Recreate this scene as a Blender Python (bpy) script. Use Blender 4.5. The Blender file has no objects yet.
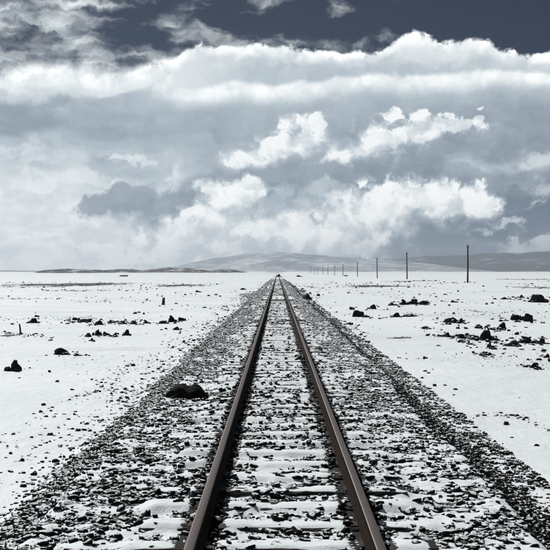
import bpy, bmesh, math, random
import numpy as np
from mathutils import Vector, Matrix

scene = bpy.context.scene
R = math.radians
FPX = 1000.0                      # focal length in pixels of the 550 px frame

# ---------------------------------------------------------------- camera
cam_data = bpy.data.cameras.new("camera")
cam = bpy.data.objects.new("camera", cam_data)
scene.collection.objects.link(cam)
cam.location = (-0.044, 0.0, 2.35)
cam.rotation_euler = (R(90) - 0.0025, 0.0, 0.0025)
cam_data.sensor_fit = 'HORIZONTAL'
cam_data.sensor_width = 36.0
cam_data.lens = 36.0 * FPX / 550.0
cam_data.clip_start = 0.05
cam_data.clip_end = 60000.0
scene.camera = cam

# ---------------------------------------------------------------- exposure and render settings
scene.view_settings.view_transform = 'Standard'
scene.view_settings.look = 'None'
scene.view_settings.gamma = 1.0
scene.view_settings.exposure = 0.0
scene.view_settings.use_curve_mapping = False
scene.cycles.use_denoising = True
scene.cycles.use_adaptive_sampling = True
scene.cycles.adaptive_threshold = 0.015
scene.cycles.adaptive_min_samples = 8
scene.cycles.max_bounces = 5
scene.cycles.diffuse_bounces = 3
scene.cycles.glossy_bounces = 2
scene.cycles.volume_bounces = 0

# ---------------------------------------------------------------- sun
SUN_AZ, SUN_EL = R(-34), R(46)
sdir = Vector((math.sin(SUN_AZ) * math.cos(SUN_EL), math.cos(SUN_AZ) * math.cos(SUN_EL), math.sin(SUN_EL)))
sun_data = bpy.data.lights.new("sun", 'SUN')
sun_data.energy = 3.7
sun_data.angle = R(0.6)
sun_data.color = (1.0, 0.98, 0.95)
sun = bpy.data.objects.new("sun", sun_data)
sun.rotation_euler = sdir.to_track_quat('Z', 'Y').to_euler()
scene.collection.objects.link(sun)

# ---------------------------------------------------------------- sky: Nishita blue with layered procedural clouds
world = bpy.data.worlds.new("World")
scene.world = world
world.use_nodes = True
NT = world.node_tree
NT.nodes.clear()
world.cycles.sampling_method = 'MANUAL'
world.cycles.sample_map_resolution = 512


class S:
    """a socket with arithmetic"""
    def __init__(self, s): self.s = s
    def __add__(self, o): return mth('ADD', self, o)
    __radd__ = __add__
    def __sub__(self, o): return mth('SUBTRACT', self, o)
    def __rsub__(self, o): return mth('SUBTRACT', o, self)
    def __mul__(self, o): return mth('MULTIPLY', self, o)
    __rmul__ = __mul__
    def __truediv__(self, o): return mth('DIVIDE', self, o)
    def __neg__(self): return mth('MULTIPLY', self, -1.0)


def put(tree, sock, v):
    if isinstance(v, S): tree.links.new(v.s, sock)
    elif v is not None: sock.default_value = v


def mth(op, *a, clamp=False):
    n = NT.nodes.new('ShaderNodeMath'); n.operation = op; n.use_clamp = clamp
    for i, v in enumerate(a): put(NT, n.inputs[i], v)
    return S(n.outputs[0])


def vec(x, y, z=0.0):
    n = NT.nodes.new('ShaderNodeCombineXYZ')
    for i, v in enumerate((x, y, z)): put(NT, n.inputs[i], v)
    return S(n.outputs[0])


def vmath(op, *a, out=0):
    n = NT.nodes.new('ShaderNodeVectorMath'); n.operation = op
    for i, v in enumerate(a):
        put(NT, n.inputs[i], v)
    return S(n.outputs[out])


def noise(v, scale, detail=5.0, rough=0.55, dist=0.0, lac=2.0, dims='2D', kind='FBM'):
    n = NT.nodes.new('ShaderNodeTexNoise'); n.noise_dimensions = dims; n.noise_type = kind
    put(NT, n.inputs['Vector'], v)
    n.inputs['Scale'].default_value = scale; n.inputs['Detail'].default_value = detail
    n.inputs['Roughness'].default_value = rough; n.inputs['Distortion'].default_value = dist
    n.inputs['Lacunarity'].default_value = lac
    return S(n.outputs[0]), S(n.outputs[1])


def vor(v, scale, detail=2.0, rough=0.5):
    n = NT.nodes.new('ShaderNodeTexVoronoi'); n.voronoi_dimensions = '2D'; n.feature = 'SMOOTH_F1'
    n.normalize = True
    put(NT, n.inputs['Vector'], v)
    n.inputs['Scale'].default_value = scale; n.inputs['Detail'].default_value = detail
    n.inputs['Roughness'].default_value = rough
    n.inputs['Smoothness'].default_value = 0.35
    return S(n.outputs['Distance'])


def mrange(v, a, b, c=0.0, d=1.0, kind='SMOOTHSTEP'):
    n = NT.nodes.new('ShaderNodeMapRange'); n.interpolation_type = kind; n.clamp = True
    for i, x in enumerate((v, a, b, c, d)): put(NT, n.inputs[i], x)
    return S(n.outputs[0])


def mix(f, a, b):
    n = NT.nodes.new('ShaderNodeMix'); n.data_type = 'FLOAT'; n.clamp_factor = True
    put(NT, n.inputs[0], f); put(NT, n.inputs[2], a); put(NT, n.inputs[3], b)
    return S(n.outputs[0])


def ramp(v, stops, interp='LINEAR'):
    n = NT.nodes.new('ShaderNodeValToRGB'); cr = n.color_ramp; cr.interpolation = interp
    while len(cr.elements) < len(stops): cr.elements.new(0.5)
    for e, (p, c) in zip(cr.elements, sorted(stops)):
        e.position = p
        e.color = (c, c, c, 1) if not isinstance(c, tuple) else (*c, 1)
    put(NT, n.inputs[0], v)
    return S(n.outputs[0])


def curve(x, pts, x0, x1):
    """piecewise smooth function y(x), x in [x0,x1]; values kept in 0..1 inside the node"""
    n = NT.nodes.new('ShaderNodeFloatCurve')
    ys = [p[1] for p in pts]; lo, hi = min(ys) - 1, max(ys) + 1
    c = n.mapping.curves[0]
    P = [((px - x0) / (x1 - x0), (py - lo) / (hi - lo)) for px, py in pts]
    c.points[0].location = P[0]; c.points[1].location = P[-1]
    for p in P[1:-1]: c.points.new(*p)
    n.mapping.use_clip = False
    n.mapping.update()
    put(NT, n.inputs['Value'], mth('MULTIPLY_ADD', x, 1.0 / (x1 - x0), -x0 / (x1 - x0)))
    return mth('MULTIPLY_ADD', S(n.outputs[0]), hi - lo, lo)


# direction of the ray -> azimuth and elevation.  X grows to the right, Y downwards from the
# level line, both in milliradians
tc = NT.nodes.new('ShaderNodeTexCoord')
sep = NT.nodes.new('ShaderNodeSeparateXYZ')
NT.links.new(tc.outputs['Generated'], sep.inputs[0])
dx, dy, dz = (S(sep.outputs[i]) for i in range(3))
az = mth('ARCTAN2', dx, dy)
el = mth('ARCSINE', dz)
# the cloudscape goes on all round: the layout turns back on itself every 33 degrees while
# the noise below never repeats
X = mth('PINGPONG', az * 1000.0 + 285.0, 570.0) - 8.0          # 0..550 over the frame
Y = 272.5 - el * 1000.0                                           # 272.5 at the horizon, ~0 at the frame's top
azn = mth('PINGPONG', az + math.pi / 2, math.pi)                     # seamless all the way round
cyl = vec(azn * 10.0, el * 10.0)                                  # 1 unit = 100 mrad

# domain warps shared by all layers
w1f, w1c = noise(cyl, 1.6, 4.0, 0.55)
w2f, w2c = noise(vmath('ADD', cyl, (17.3, 31.1, 0.0)), 5.0, 5.0, 0.6)
sw1 = NT.nodes.new('ShaderNodeSeparateXYZ'); NT.links.new(w1c.s, sw1.inputs[0])
sw2 = NT.nodes.new('ShaderNodeSeparateXYZ'); NT.links.new(w2c.s, sw2.inputs[0])
n1x, n1y = S(sw1.outputs[0]) - 0.5, S(sw1.outputs[1]) - 0.5
n2x, n2y = S(sw2.outputs[0]) - 0.5, S(sw2.outputs[1]) - 0.5
# horizontally drawn-out noise for veils
flat = vmath('MULTIPLY_ADD', cyl, (1.0, 3.0, 0.0), vec(n2x * 0.25, n2y * 0.5))
st1, st1c = noise(flat, 1.3, 5.0, 0.5, 0.25)
st2, _ = noise(vmath('ADD', flat, (43.1, 9.7, 0.0)), 2.6, 5.0, 0.5, 0.2)


def billow(v):
    """cauliflower relief, about 0..1"""
    a = vor(v, 2.9, 2.0, 0.5)
    b, _ = noise(v, 5.0, 6.0, 0.54)
    return mth('MULTIPLY_ADD', a, -0.9, 0.75) * 0.75 + b * 0.55


# light comes from the upper left: the relief one step towards it
WARP = vec(n2x * 0.35, n2y * 0.35)
cw = vmath('ADD', cyl, WARP)
bil = billow(cw)
bil2 = billow(vmath('ADD', cw, (-0.08, 0.14, 0.0)))
relief = bil - bil2                                              # >0 : lit side


def blobs(lst, x, y):
    """nearest of a set of ellipses (cx, cy, rx, ry): 1 in the middle, 0 on the rim"""
    p = vec(x, y)
    acc = None
    for cx, cy, rx, ry in lst:
        q = vmath('MULTIPLY_ADD', p, (1.0 / rx, 1.0 / ry, 0.0), (-cx / rx, -cy / ry, 0.0))
        l = vmath('LENGTH', q, out=1)
        if acc is None: acc = l
        else:
            acc = mth('SMOOTH_MIN', acc, l, 0.25)
    return 1.0 - acc


def over(t, a, layer_t, alpha):
    return mix(alpha, t, layer_t), (a + alpha * (1.0 - a))


# ---- layer 1: thin broken altocumulus against the blue, thick on the left, scarce on the right
cov = curve(X, [(-8, .72), (60, .68), (130, .55), (180, .47), (250, .40), (320, .34), (420, .20), (562, .15)], -8, 562)
band = ramp(mth('MULTIPLY_ADD', Y, 1 / 400.0, 0.75), [(0.0, .35), (.3, .45), (.7, .52), (.76, .7), (.80, .62), (.85, .7), (.9, .8), (1, .8)], 'EASE')
c1 = mth('MULTIPLY_ADD', st1, 1.0, st2 * 0.35) - 0.24 + n1y * 0.3 + n2y * 0.10
a1 = mrange(c1 + cov * 0.62 + band * 0.22, 0.80, 1.24)
t1 = mth('MULTIPLY_ADD', st2, 0.42, 0.63) + a1 * 0.02
T, A = t1, a1 * 0.92

# ---- layer 2: the great bank with its cauliflower upper edge
edge = curve(X, [(-8, 74), (30, 70), (70, 67), (110, 68), (150, 68), (172, 66), (183, 56), (192, 52), (230, 50), (280, 49), (310, 52), (345, 57),
                 (372, 60), (385, 55), (398, 46), (410, 41), (424, 42), (436, 48), (460, 48), (484, 50), (494, 58), (520, 60), (562, 61)], -8, 562)
rough_top = mrange(X, 130.0, 200.0, 4.0, 19.0)
d2 = Y - edge + (bil - 0.62) * rough_top * 1.5 + n1y * 18.0 + n2y * 8.0      # mrad below the edge
a2 = mrange(d2, -1.0, mrange(X, 110.0, 190.0, 13.0, 4.0))

# luminance of the cloud deck below: five upright profiles blended along the horizon
def prof(p): return [((y + 20) / 320.0, v / 255.0) for y, v in p]
yy = Y + n1y * 34.0 + n2y * 14.0 + (st1 - 0.5) * 34.0
vy = mth('MULTIPLY_ADD', yy, 1 / 320.0, 20 / 320.0)
cols = [
    (0,   [(60, 228), (88, 236), (100, 205), (114, 160), (132, 160), (150, 186), (176, 216), (200, 240), (226, 240), (250, 246), (272, 254)]),
    (137, [(60, 236), (84, 240), (97, 232), (108, 186), (125, 172), (150, 185), (176, 204), (200, 214), (226, 236), (250, 244), (272, 248)]),
    (275, [(50, 242), (60, 226), (72, 198), (84, 196), (106, 184), (124, 178), (150, 176), (172, 158), (190, 152), (215, 175), (245, 222), (272, 205)]),
    (412, [(44, 242), (58, 228), (70, 200), (84, 196), (102, 184), (120, 170), (145, 162), (166, 152), (182, 148), (215, 140), (240, 130), (272, 116)]),
    (550, [(60, 236), (70, 210), (84, 212), (100, 182), (120, 162), (145, 160), (172, 168), (190, 138), (212, 112), (232, 108), (254, 110), (272, 102)]),
]
prev = None
XX = X + n1x * 60.0
for k, (cx, p) in enumerate(cols):
    r_ = ramp(vy, prof(p), 'EASE')
    if prev is None: prev = r_
    else: prev = mix(mrange(XX, float(cols[k - 1][0]), float(cx)), prev, r_)
deck = prev
mott = mrange(Y, 95.0, 150.0, 0.0, 1.0)
deck = deck + (st2 - 0.5) * 0.16 * mott + relief * 0.10 + (st1 - 0.5) * 0.10 * mott
# bright rim along the upper edge with soft hollows behind it
rim = mrange(d2, 3.0, mrange(X, 120.0, 210.0, 30.0, 19.0), 1.0, 0.0)
deck2 = mix(rim * 0.85, deck, mth('MULTIPLY_ADD', relief, 0.55, 0.97))
T, A = over(T, A, deck2, a2)

# ---- layer 3: the second crest, a long smooth roll of white
edge3 = curve(X, [(-8, 93), (60, 92), (140, 92), (196, 91), (215, 88), (245, 85), (290, 86), (338, 80), (410, 78), (470, 76), (510, 78), (562, 90)], -8, 562)
d3 = Y - edge3 + n1y * 16.0 + n2y * 6.0 + (bil - 0.62) * 5.0
a3 = mrange(d3, -1.5, 4.5) * mrange(d3, 9.0, 27.0, 1.0, 0.0) * mrange(X, 120.0, 215.0, 0.0, 1.0)
T, A = over(T, A, mth('MULTIPLY_ADD', relief, 0.2, 0.955) - mrange(d3, 6.0, 24.0, 0.0, 0.09), a3 * 0.97)


def cumulus(lst, T, A, lit=0.93, shade=0.70, amp=0.95, strength=1.0, soft=1.5, warp=1.0, tight=0.16, gain=1.5, grow=1.3):
    lst = [(a, b + (grow - 1) * d * 0.6, c * grow, d * grow) for a, b, c, d in lst]
    wx = X + n1x * 46.0 * warp + n2x * 22.0 * warp
    wy = Y + n1y * 34.0 * warp + n2y * 20.0 * warp
    f0 = blobs(lst, wx, wy)
    f1 = blobs(lst, wx - 6.0, wy - 14.0)
    dns = mth('MULTIPLY_ADD', bil, amp, f0) - amp * 0.66
    top = mrange(f0 - f1 + relief * 1.0, -0.6, 0.7, 0.0, 1.0)           # 1 on the upper side
    wdt = mix(top, soft, mrange(w1f, 0.42, 0.66, tight * 0.8, tight * 2.4))
    al = mrange(dns / wdt, 0.0, 1.0) * strength
    lum = mix(mth('MULTIPLY_ADD', relief, gain, top * 0.85 + mth('MULTIPLY_ADD', w2f, 0.6, -0.25), clamp=True), shade, lit)
    return over(T, A, lum, al)


T0, A0 = T, A
# ---- layer 4: white puffs in the middle distance
T, A = cumulus([(255, 156, 26, 14), (283, 142, 30, 21), (306, 136, 26, 20), (345, 150, 36, 14), (372, 142, 28, 18), (395, 136, 28, 16), (418, 134, 24, 14),
                (464, 122, 10, 7), (452, 130, 28, 9), (388, 114, 10, 5), (240, 158, 16, 8), (330, 158, 20, 8)],
               T, A, 0.97, 0.73, strength=1.0, amp=1.25, tight=0.34, warp=1.25, grow=1.6, soft=1.6)
T, A = cumulus([(215, 172, 26, 10), (190, 176, 22, 9), (170, 186, 18, 8), (236, 168, 14, 8), (35, 178, 60, 6), (8, 158, 16, 9), (36, 156, 14, 9), (90, 184, 40, 5), (128, 156, 22, 5), (20, 200, 50, 6),
                (110, 200, 46, 6), (60, 216, 60, 6), (505, 166, 52, 10), (470, 176, 34, 7), (540, 158, 26, 8)],
               T, A, 0.93, 0.80, strength=0.72, amp=1.3, soft=1.4, tight=0.7, warp=1.3, grow=1.5)

# ---- layer 5: slate grey clouds in shade
T, A = cumulus([(96, 208, 13, 9), (118, 199, 20, 15), (140, 195, 18, 14), (160, 206, 26, 20), (186, 200, 24, 16), (206, 186, 26, 14), (232, 178, 30, 12),
                (262, 178, 26, 14), (290, 176, 30, 13), (325, 172, 34, 12), (180, 218, 24, 12), (350, 182, 22, 14)],
               T, A, 0.655, 0.53, strength=0.97, tight=0.34, soft=0.9, gain=0.7, grow=1.5)
T, A = cumulus([(456, 178, 26, 8), (484, 184, 24, 7), (520, 186, 20, 6)], T, A, 0.66, 0.58, strength=0.85, tight=0.3, gain=0.6)

# ---- layer 6: the sunlit cumulus above the horizon
T, A = cumulus([(228, 196, 24, 13), (248, 190, 16, 10), (212, 214, 24, 20), (240, 216, 34, 22), (190, 228, 28, 15), (270, 226, 34, 20), (220, 238, 46, 16),
                (165, 240, 36, 12), (300, 226, 30, 14), (300, 240, 40, 16), (330, 232, 34, 24), (356, 218, 28, 26), (345, 244, 46, 12),
                (376, 206, 30, 22), (400, 200, 30, 19), (425, 197, 28, 16), (448, 200, 26, 14), (398, 222, 24, 18), (120, 250, 40, 8), (472, 200, 22, 11), (380, 238, 22, 12)],
               T, A, 1.0, 0.83, strength=1.0, soft=1.0, tight=0.2, gain=1.9, amp=0.95, grow=1.8)
T, A = cumulus([(292, 195, 20, 13), (322, 190, 20, 12), (306, 206, 30, 12), (285, 206, 14, 8)], T, A, 0.82, 0.66, strength=0.85, tight=0.35, gain=0.9, amp=1.15)

# ---- layer 7: torn white scraps low on the right, mottled haze low on the left
T, A = cumulus([(505, 246, 26, 7), (530, 243, 30, 10), (550, 238, 16, 13), (546, 196, 22, 11), (536, 206, 18, 8), (500, 222, 16, 6), (486, 230, 12, 5)],
               T, A, 0.89, 0.68, strength=0.85, tight=0.5, amp=1.4, warp=1.3, grow=1.5)
T, A = cumulus([(12, 250, 26, 12), (80, 256, 18, 5), (66, 248, 12, 5), (40, 230, 30, 6)], T, A, 0.82, 0.78, strength=0.32, tight=0.8, soft=1.2, gain=0.5)

# ---- elsewhere round the horizon: loose cumulus of the same kind
hband = mrange(Y, 120.0, 200.0, 0.0, 1.0)
gen = mth('MULTIPLY_ADD', bil, 0.8, w1f) + hband * 0.10
ga = mrange(gen, 1.10, 1.42) * mrange(Y, 95.0, 150.0, 0.0, 1.0)
T0 = mix(ga * 0.85, T0, mth('MULTIPLY_ADD', relief, 1.1, 0.86))


def lin(c): return tuple(((v / 255.0) / 12.92 if v / 255.0 <= 0.04045 else ((v / 255.0 + 0.055) / 1.055) ** 2.4) for v in c)


sky = NT.nodes.new('ShaderNodeTexSky')
sky.sky_type = 'NISHITA'
sky.sun_disc = False
sky.sun_elevation = SUN_EL
sky.sun_rotation = SUN_AZ
sky.altitude = 4000
sky.air_density = 0.8
sky.dust_density = 0.0
sky.ozone_density = 2.0
STRENGTH = 0.10
# a thin, high-altitude sky photographed through a polariser: darker and greyer than the raw model
blue = vmath('MULTIPLY', S(sky.outputs[0]), (0.085, 0.10, 0.115))
thin = mrange(Y, -1200.0, -350.0, 0.0, 1.0)          # the veil thins towards the zenith


def background(T_, A_):
    # grade: luminance -> cool greys as in the photograph
    col = ramp(T_, [(0.0, lin((18, 26, 38))), (0.25, lin((55, 68, 86))), (0.5, lin((113, 128, 144))), (0.64, lin((150, 163, 175))), (0.78, lin((188, 200, 208))),
                    (0.9, lin((226, 233, 236))), (1.0, (1.06, 1.08, 1.08))])
    cs = vmath('MULTIPLY', col, (1 / STRENGTH,) * 3)
    mx = NT.nodes.new('ShaderNodeMix'); mx.data_type = 'RGBA'
    put(NT, mx.inputs[0], A_ * thin)
    NT.links.new(blue.s, mx.inputs[6]); NT.links.new(cs.s, mx.inputs[7])
    bg = NT.nodes.new('ShaderNodeBackground'); bg.inputs['Strength'].default_value = STRENGTH
    NT.links.new(mx.outputs[2], bg.inputs['Color'])
    return bg


# the low cumulus banks stand ahead, up to eleven degrees high; the two meet softly
ahead = mrange(mth('ABSOLUTE', az), 0.30, 0.42, 1.0, 0.0) * mrange(el, -0.03, -0.02) * mrange(el, 0.185, 0.205, 1.0, 0.0)
ms = NT.nodes.new('ShaderNodeMixShader')
put(NT, ms.inputs[0], ahead)
NT.links.new(background(T0, A0).outputs[0], ms.inputs[1])
NT.links.new(background(T, A).outputs[0], ms.inputs[2])
wo = NT.nodes.new('ShaderNodeOutputWorld')
NT.links.new(ms.outputs[0], wo.inputs['Surface'])

# ================================================================ helpers
COL = scene.collection
rng = np.random.default_rng(7)


def hash2(ix, iy, seed):
    h = (ix.astype(np.int64) * 374761393 + iy.astype(np.int64) * 668265263 + seed * 982451653) & 0xFFFFFFFF
    h = ((h ^ (h >> 13)) * 1274126177) & 0xFFFFFFFF
    return ((h ^ (h >> 16)) & 0xFFFF) / 65535.0


def vnoise(x, y, seed=0):
    ix = np.floor(x); iy = np.floor(y); fx = x - ix; fy = y - iy
    fx = fx * fx * fx * (fx * (fx * 6 - 15) + 10); fy = fy * fy * fy * (fy * (fy * 6 - 15) + 10)
    a = hash2(ix, iy, seed); b = hash2(ix + 1, iy, seed); c = hash2(ix, iy + 1, seed); d = hash2(ix + 1, iy + 1, seed)
    return (a + (b - a) * fx) * (1 - fy) + (c + (d - c) * fx) * fy


def fbm(x, y, octs=4, seed=0, rough=0.5):
    t = 0; a = 1.0; n = 0.0
    for k in range(octs):
        t = t + a * vnoise(x * 2 ** k + 17.3 * k, y * 2 ** k - 9.1 * k, seed + k * 31)
        n += a; a *= rough
    return t / n


def sstep(a, b, x):
    t = np.clip((x - a) / (b - a), 0, 1); return t * t * (3 - 2 * t)


def mesh_from(name, verts, faces):
    """verts (n,3) and faces (m,k) arrays"""
    me = bpy.data.meshes.new(name)
    faces = np.asarray(faces, np.int32); k = faces.shape[1]
    me.vertices.add(len(verts)); me.vertices.foreach_set('co', np.asarray(verts, np.float32).ravel())
    me.loops.add(faces.size); me.loops.foreach_set('vertex_index', faces.ravel())
    me.polygons.add(len(faces)); me.polygons.foreach_set('loop_start', np.arange(0, faces.size, k, dtype=np.int32))
    me.update(calc_edges=True); me.validate()
    return me


def link(name, me, mat=None, parent=None, smooth=False, **props):
    o = bpy.data.objects.new(name, me); COL.objects.link(o)
    if mat is not None and me is not None and not me.materials: me.materials.append(mat)
    if parent is not None: o.parent = parent
    if smooth: me.shade_smooth()
    for k, v in props.items(): o[k] = v
    return o


def grid_mesh(name, xs, ys, zf, attr=None):
    gx, gy = np.meshgrid(xs, ys)
    z = zf(gx, gy)
    v = np.stack([gx, gy, z], -1).reshape(-1, 3)
    nx, ny = len(xs), len(ys)
    i = (np.arange(ny - 1)[:, None] * nx + np.arange(nx - 1)[None, :]).ravel()
    f = np.stack([i, i + 1, i + nx + 1, i + nx], -1)
    me = mesh_from(name, v, f)
    if attr:
        for an, fn in attr.items():
            at = me.attributes.new(an, 'FLOAT', 'POINT')
            at.data.foreach_set('value', fn(gx, gy).astype(np.float32).ravel())
    me.shade_smooth()
    return me


# ================================================================ materials
def new_mat(name):
    global NT
    m = bpy.data.materials.new(name); m.use_nodes = True
    NT = m.node_tree; NT.nodes.clear()
    out = NT.nodes.new('ShaderNodeOutputMaterial')
    b = NT.nodes.new('ShaderNodeBsdfPrincipled')
    NT.links.new(b.outputs[0], out.inputs['Surface'])
    return m, b


def geo(): return NT.nodes.new('ShaderNodeNewGeometry')


def position(): return S(geo().outputs['Position'])


def mixc(f, a, b):
    n = NT.nodes.new('ShaderNodeMix'); n.data_type = 'RGBA'; n.clamp_factor = True
    put(NT, n.inputs[0], f)
    for i, c in ((6, a), (7, b)):
        if isinstance(c, S): NT.links.new(c.s, n.inputs[i])
        else: n.inputs[i].default_value = (*c, 1)
    return S(n.outputs[2])


def bump(b, h, strength, dist):
    n = NT.nodes.new('ShaderNodeBump'); n.inputs['Strength'].default_value = strength; n.inputs['Distance'].default_value = dist
    put(NT, n.inputs['Height'], h); NT.links.new(n.outputs[0], b.inputs['Normal'])


def attr(name):
    n = NT.nodes.new('ShaderNodeAttribute'); n.attribute_name = name
    return S(n.outputs['Fac'])


SNOW_A, SNOW_B = (0.80, 0.855, 0.885), (0.87, 0.915, 0.935)
STONE_A, STONE_B = (0.004, 0.0045, 0.005), (0.018, 0.019, 0.020)


def stone_material(name, snow_lo, snow_hi, noise_scale, dark=STONE_A, light=STONE_B, gscale=30.0):
    """black volcanic stone that carries snow on its upward faces"""
    m, b = new_mat(name)
    p = position()
    g, _ = noise(p, gscale, 5.0, 0.65, dims='3D')
    n, _ = noise(p, noise_scale, 4.0, 0.65, dims='3D')
    sx = NT.nodes.new('ShaderNodeSeparateXYZ'); NT.links.new(geo().outputs['Normal'], sx.inputs[0])
    up = S(sx.outputs[2])
    mask = mrange(up + (n - 0.5) * 1.1 + (g - 0.5) * 0.2, snow_lo, snow_hi)
    put(NT, b.inputs['Base Color'], mixc(mask, mixc(mrange(g, 0.3, 0.75), dark, light), SNOW_B))
    b.inputs['Roughness'].default_value = 0.85
    b.inputs['Specular IOR Level'].default_value = 0.1
    bump(b, g, 0.8, 0.8 / gscale)
    return m


mat_ballast = stone_material('ballast_stone', 0.76, 0.86, 7.0)
mat_slope = stone_material('slope_stone', 0.88, 1.0, 6.0)
mat_rock = stone_material('dark_rock', 0.86, 0.98, 5.0, (0.005, 0.0055, 0.006), (0.024, 0.024, 0.025), 14.0)
mat_bare = stone_material('bare_rock', 1.9, 2.2, 5.0, (0.004, 0.0045, 0.005), (0.015, 0.016, 0.017), 12.0)


def snow_bed_material():
    """snow lying on the track bed; 'bare' says how much gravel shows"""
    m, b = new_mat('track_bed_snow')
    p = position()
    n1, _ = noise(vmath('MULTIPLY', p, (0.62, 1.0, 1.0)), 11.0, 5.0, 0.66, 0.3, dims='3D')
    n2, _ = noise(p, 45.0, 4.0, 0.6, dims='3D')
    n3, _ = noise(p, 2.0, 2.0, 0.5, dims='3D')
    a = attr('bare')
    mask = mrange(a + (n1 - 0.5) * 1.7 + (n2 - 0.5) * 0.7, 0.56, 0.66)
    grav = mixc(mrange(n2, 0.3, 0.8), STONE_A, STONE_B)
    snow = mixc(n3, SNOW_A, SNOW_B)
    put(NT, b.inputs['Base Color'], mixc(mask, snow, grav))
    b.inputs['Roughness'].default_value = 0.7
    b.inputs['Specular IOR Level'].default_value = 0.2
    bump(b, n1 * 0.6 + n2 * 0.3, 0.4, 0.03)
    return m


# pixel of the 550 px frame -> point on the plain (z = 0)
CAMZ = 2.35
VX, VY = 277.5, 272.5


def gp(px, py, h=CAMZ):
    d = FPX * h / (py - VY)
    return (px - VX) / FPX * d + cam.location.x, d


# long bare streaks of dark grit on the plain: (x0, x1, y0, y1 in frame pixels, strength)
STREAKS = [(-30, 150, 282.2, 288.0, 1.05), (40, 110, 289.8, 291.6, .75), (150, 215, 284.0, 287.4, 1.0), (-20, 60, 297.4, 299.2, .7), (70, 110, 300.5, 302.5, .45),
           (-10, 70, 316.5, 320.0, .55), (20, 145, 315.5, 320.5, .5), (335, 415, 284.6, 287.4, 1.0), (380, 440, 281.6, 282.6, .8), (505, 580, 287.6, 289.8, .85),
           (440, 560, 309.0, 317.0, .45), (495, 560, 280.2, 281.2, .9), (395, 460, 312.5, 316.5, .5), (-20, 40, 334.0, 338.0, .6), (386, 410, 336, 338.2, .95), 
           (440, 560, 352, 368, .36), (300, 330, 283, 292, .5), (60, 130, 355, 390, .30), (230, 262, 290, 300, .5)]


def ground_material():
    m, b = new_mat('snow_plain')
    p = position()
    sp = NT.nodes.new('ShaderNodeSeparateXYZ'); NT.links.new(p.s, sp.inputs[0])
    px_, py_ = S(sp.outputs[0]), S(sp.outputs[1])
    n1, _ = noise(p, 0.9, 6.0, 0.65, 0.3, dims='3D')
    n2, _ = noise(p, 7.0, 4.0, 0.6, dims='3D')
    n3, _ = noise(p, 0.12, 4.0, 0.55, dims='3D')
    n4, _ = noise(p, 0.018, 5.0, 0.6, dims='3D')
    n5, _ = noise(vmath('MULTIPLY', p, (1.0, 0.35, 1.0)), 2.2, 4.0, 0.6, 0.4, dims='3D')
    wp = vmath('MULTIPLY_ADD', vec(n1 - 0.5, n1 - 0.5), (1.5, 1.5, 0), p)
    acc = None
    for (x0, x1, y0, y1, w) in STREAKS:
        (_, da), (_, db) = gp(0, y1), gp(0, y0)
        xa, _ = gp(x0, (y0 + y1) / 2); xb, _ = gp(x1, (y0 + y1) / 2)
        cx, cy, rx, ry = (xa + xb) / 2, (da + db) / 2, (xb - xa) / 2, (db - da) / 2
        q = vmath('MULTIPLY_ADD', wp, (1 / rx, 1 / ry, 0), (-cx / rx, -cy / ry, 0))
        v = mrange(vmath('LENGTH', q, out=1), 0.1, 1.25, w, 0.0)
        acc = v if acc is None else mth('MAXIMUM', acc, v)
    n6, _ = noise(p, 0.35, 5.0, 0.7, dims='3D')
    base = mrange(n3, 0.62, 0.80, 0.0, 0.20) + mrange(n4, 0.60, 0.75, 0.0, 0.30)
    s = mth('MAXIMUM', acc, base)
    n8, _ = noise(vmath('MULTIPLY', p, (0.30, 0.055, 1.0)), 1.0, 6.0, 0.72, 0.6, dims='3D')
    mask = mrange(s * 0.85 + (n8 - 0.5) * 2.3 * mrange(s, 0.05, 0.3) + (n6 - 0.5) * 0.9 + (n2 - 0.5) * 0.45 + (n1 - 0.5) * 0.55, 0.46, 0.60)
    soil = mixc(n2, (0.014, 0.015, 0.017), (0.05, 0.053, 0.057))
    n7, _ = noise(vmath('MULTIPLY', p, (0.45, 1.0, 1.0)), 0.22, 5.0, 0.6, 0.5, dims='3D')
    snow = mixc(mrange(n3, 0.3, 0.7), SNOW_A, SNOW_B)
    snow = mixc(mrange(n7, 0.52, 0.78, 0.0, 0.75), snow, (0.60, 0.635, 0.66))     # soft grey shading of snow undulations, put into the colour
    put(NT, b.inputs['Base Color'], mixc(mask, snow, soil))
    b.inputs['Roughness'].default_value = 0.65
    b.inputs['Specular IOR Level'].default_value = 0.2
    bump(b, n1 * 0.6 + n5 * 0.4 + n2 * 0.07, 0.75, 0.14)
    return m


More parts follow.
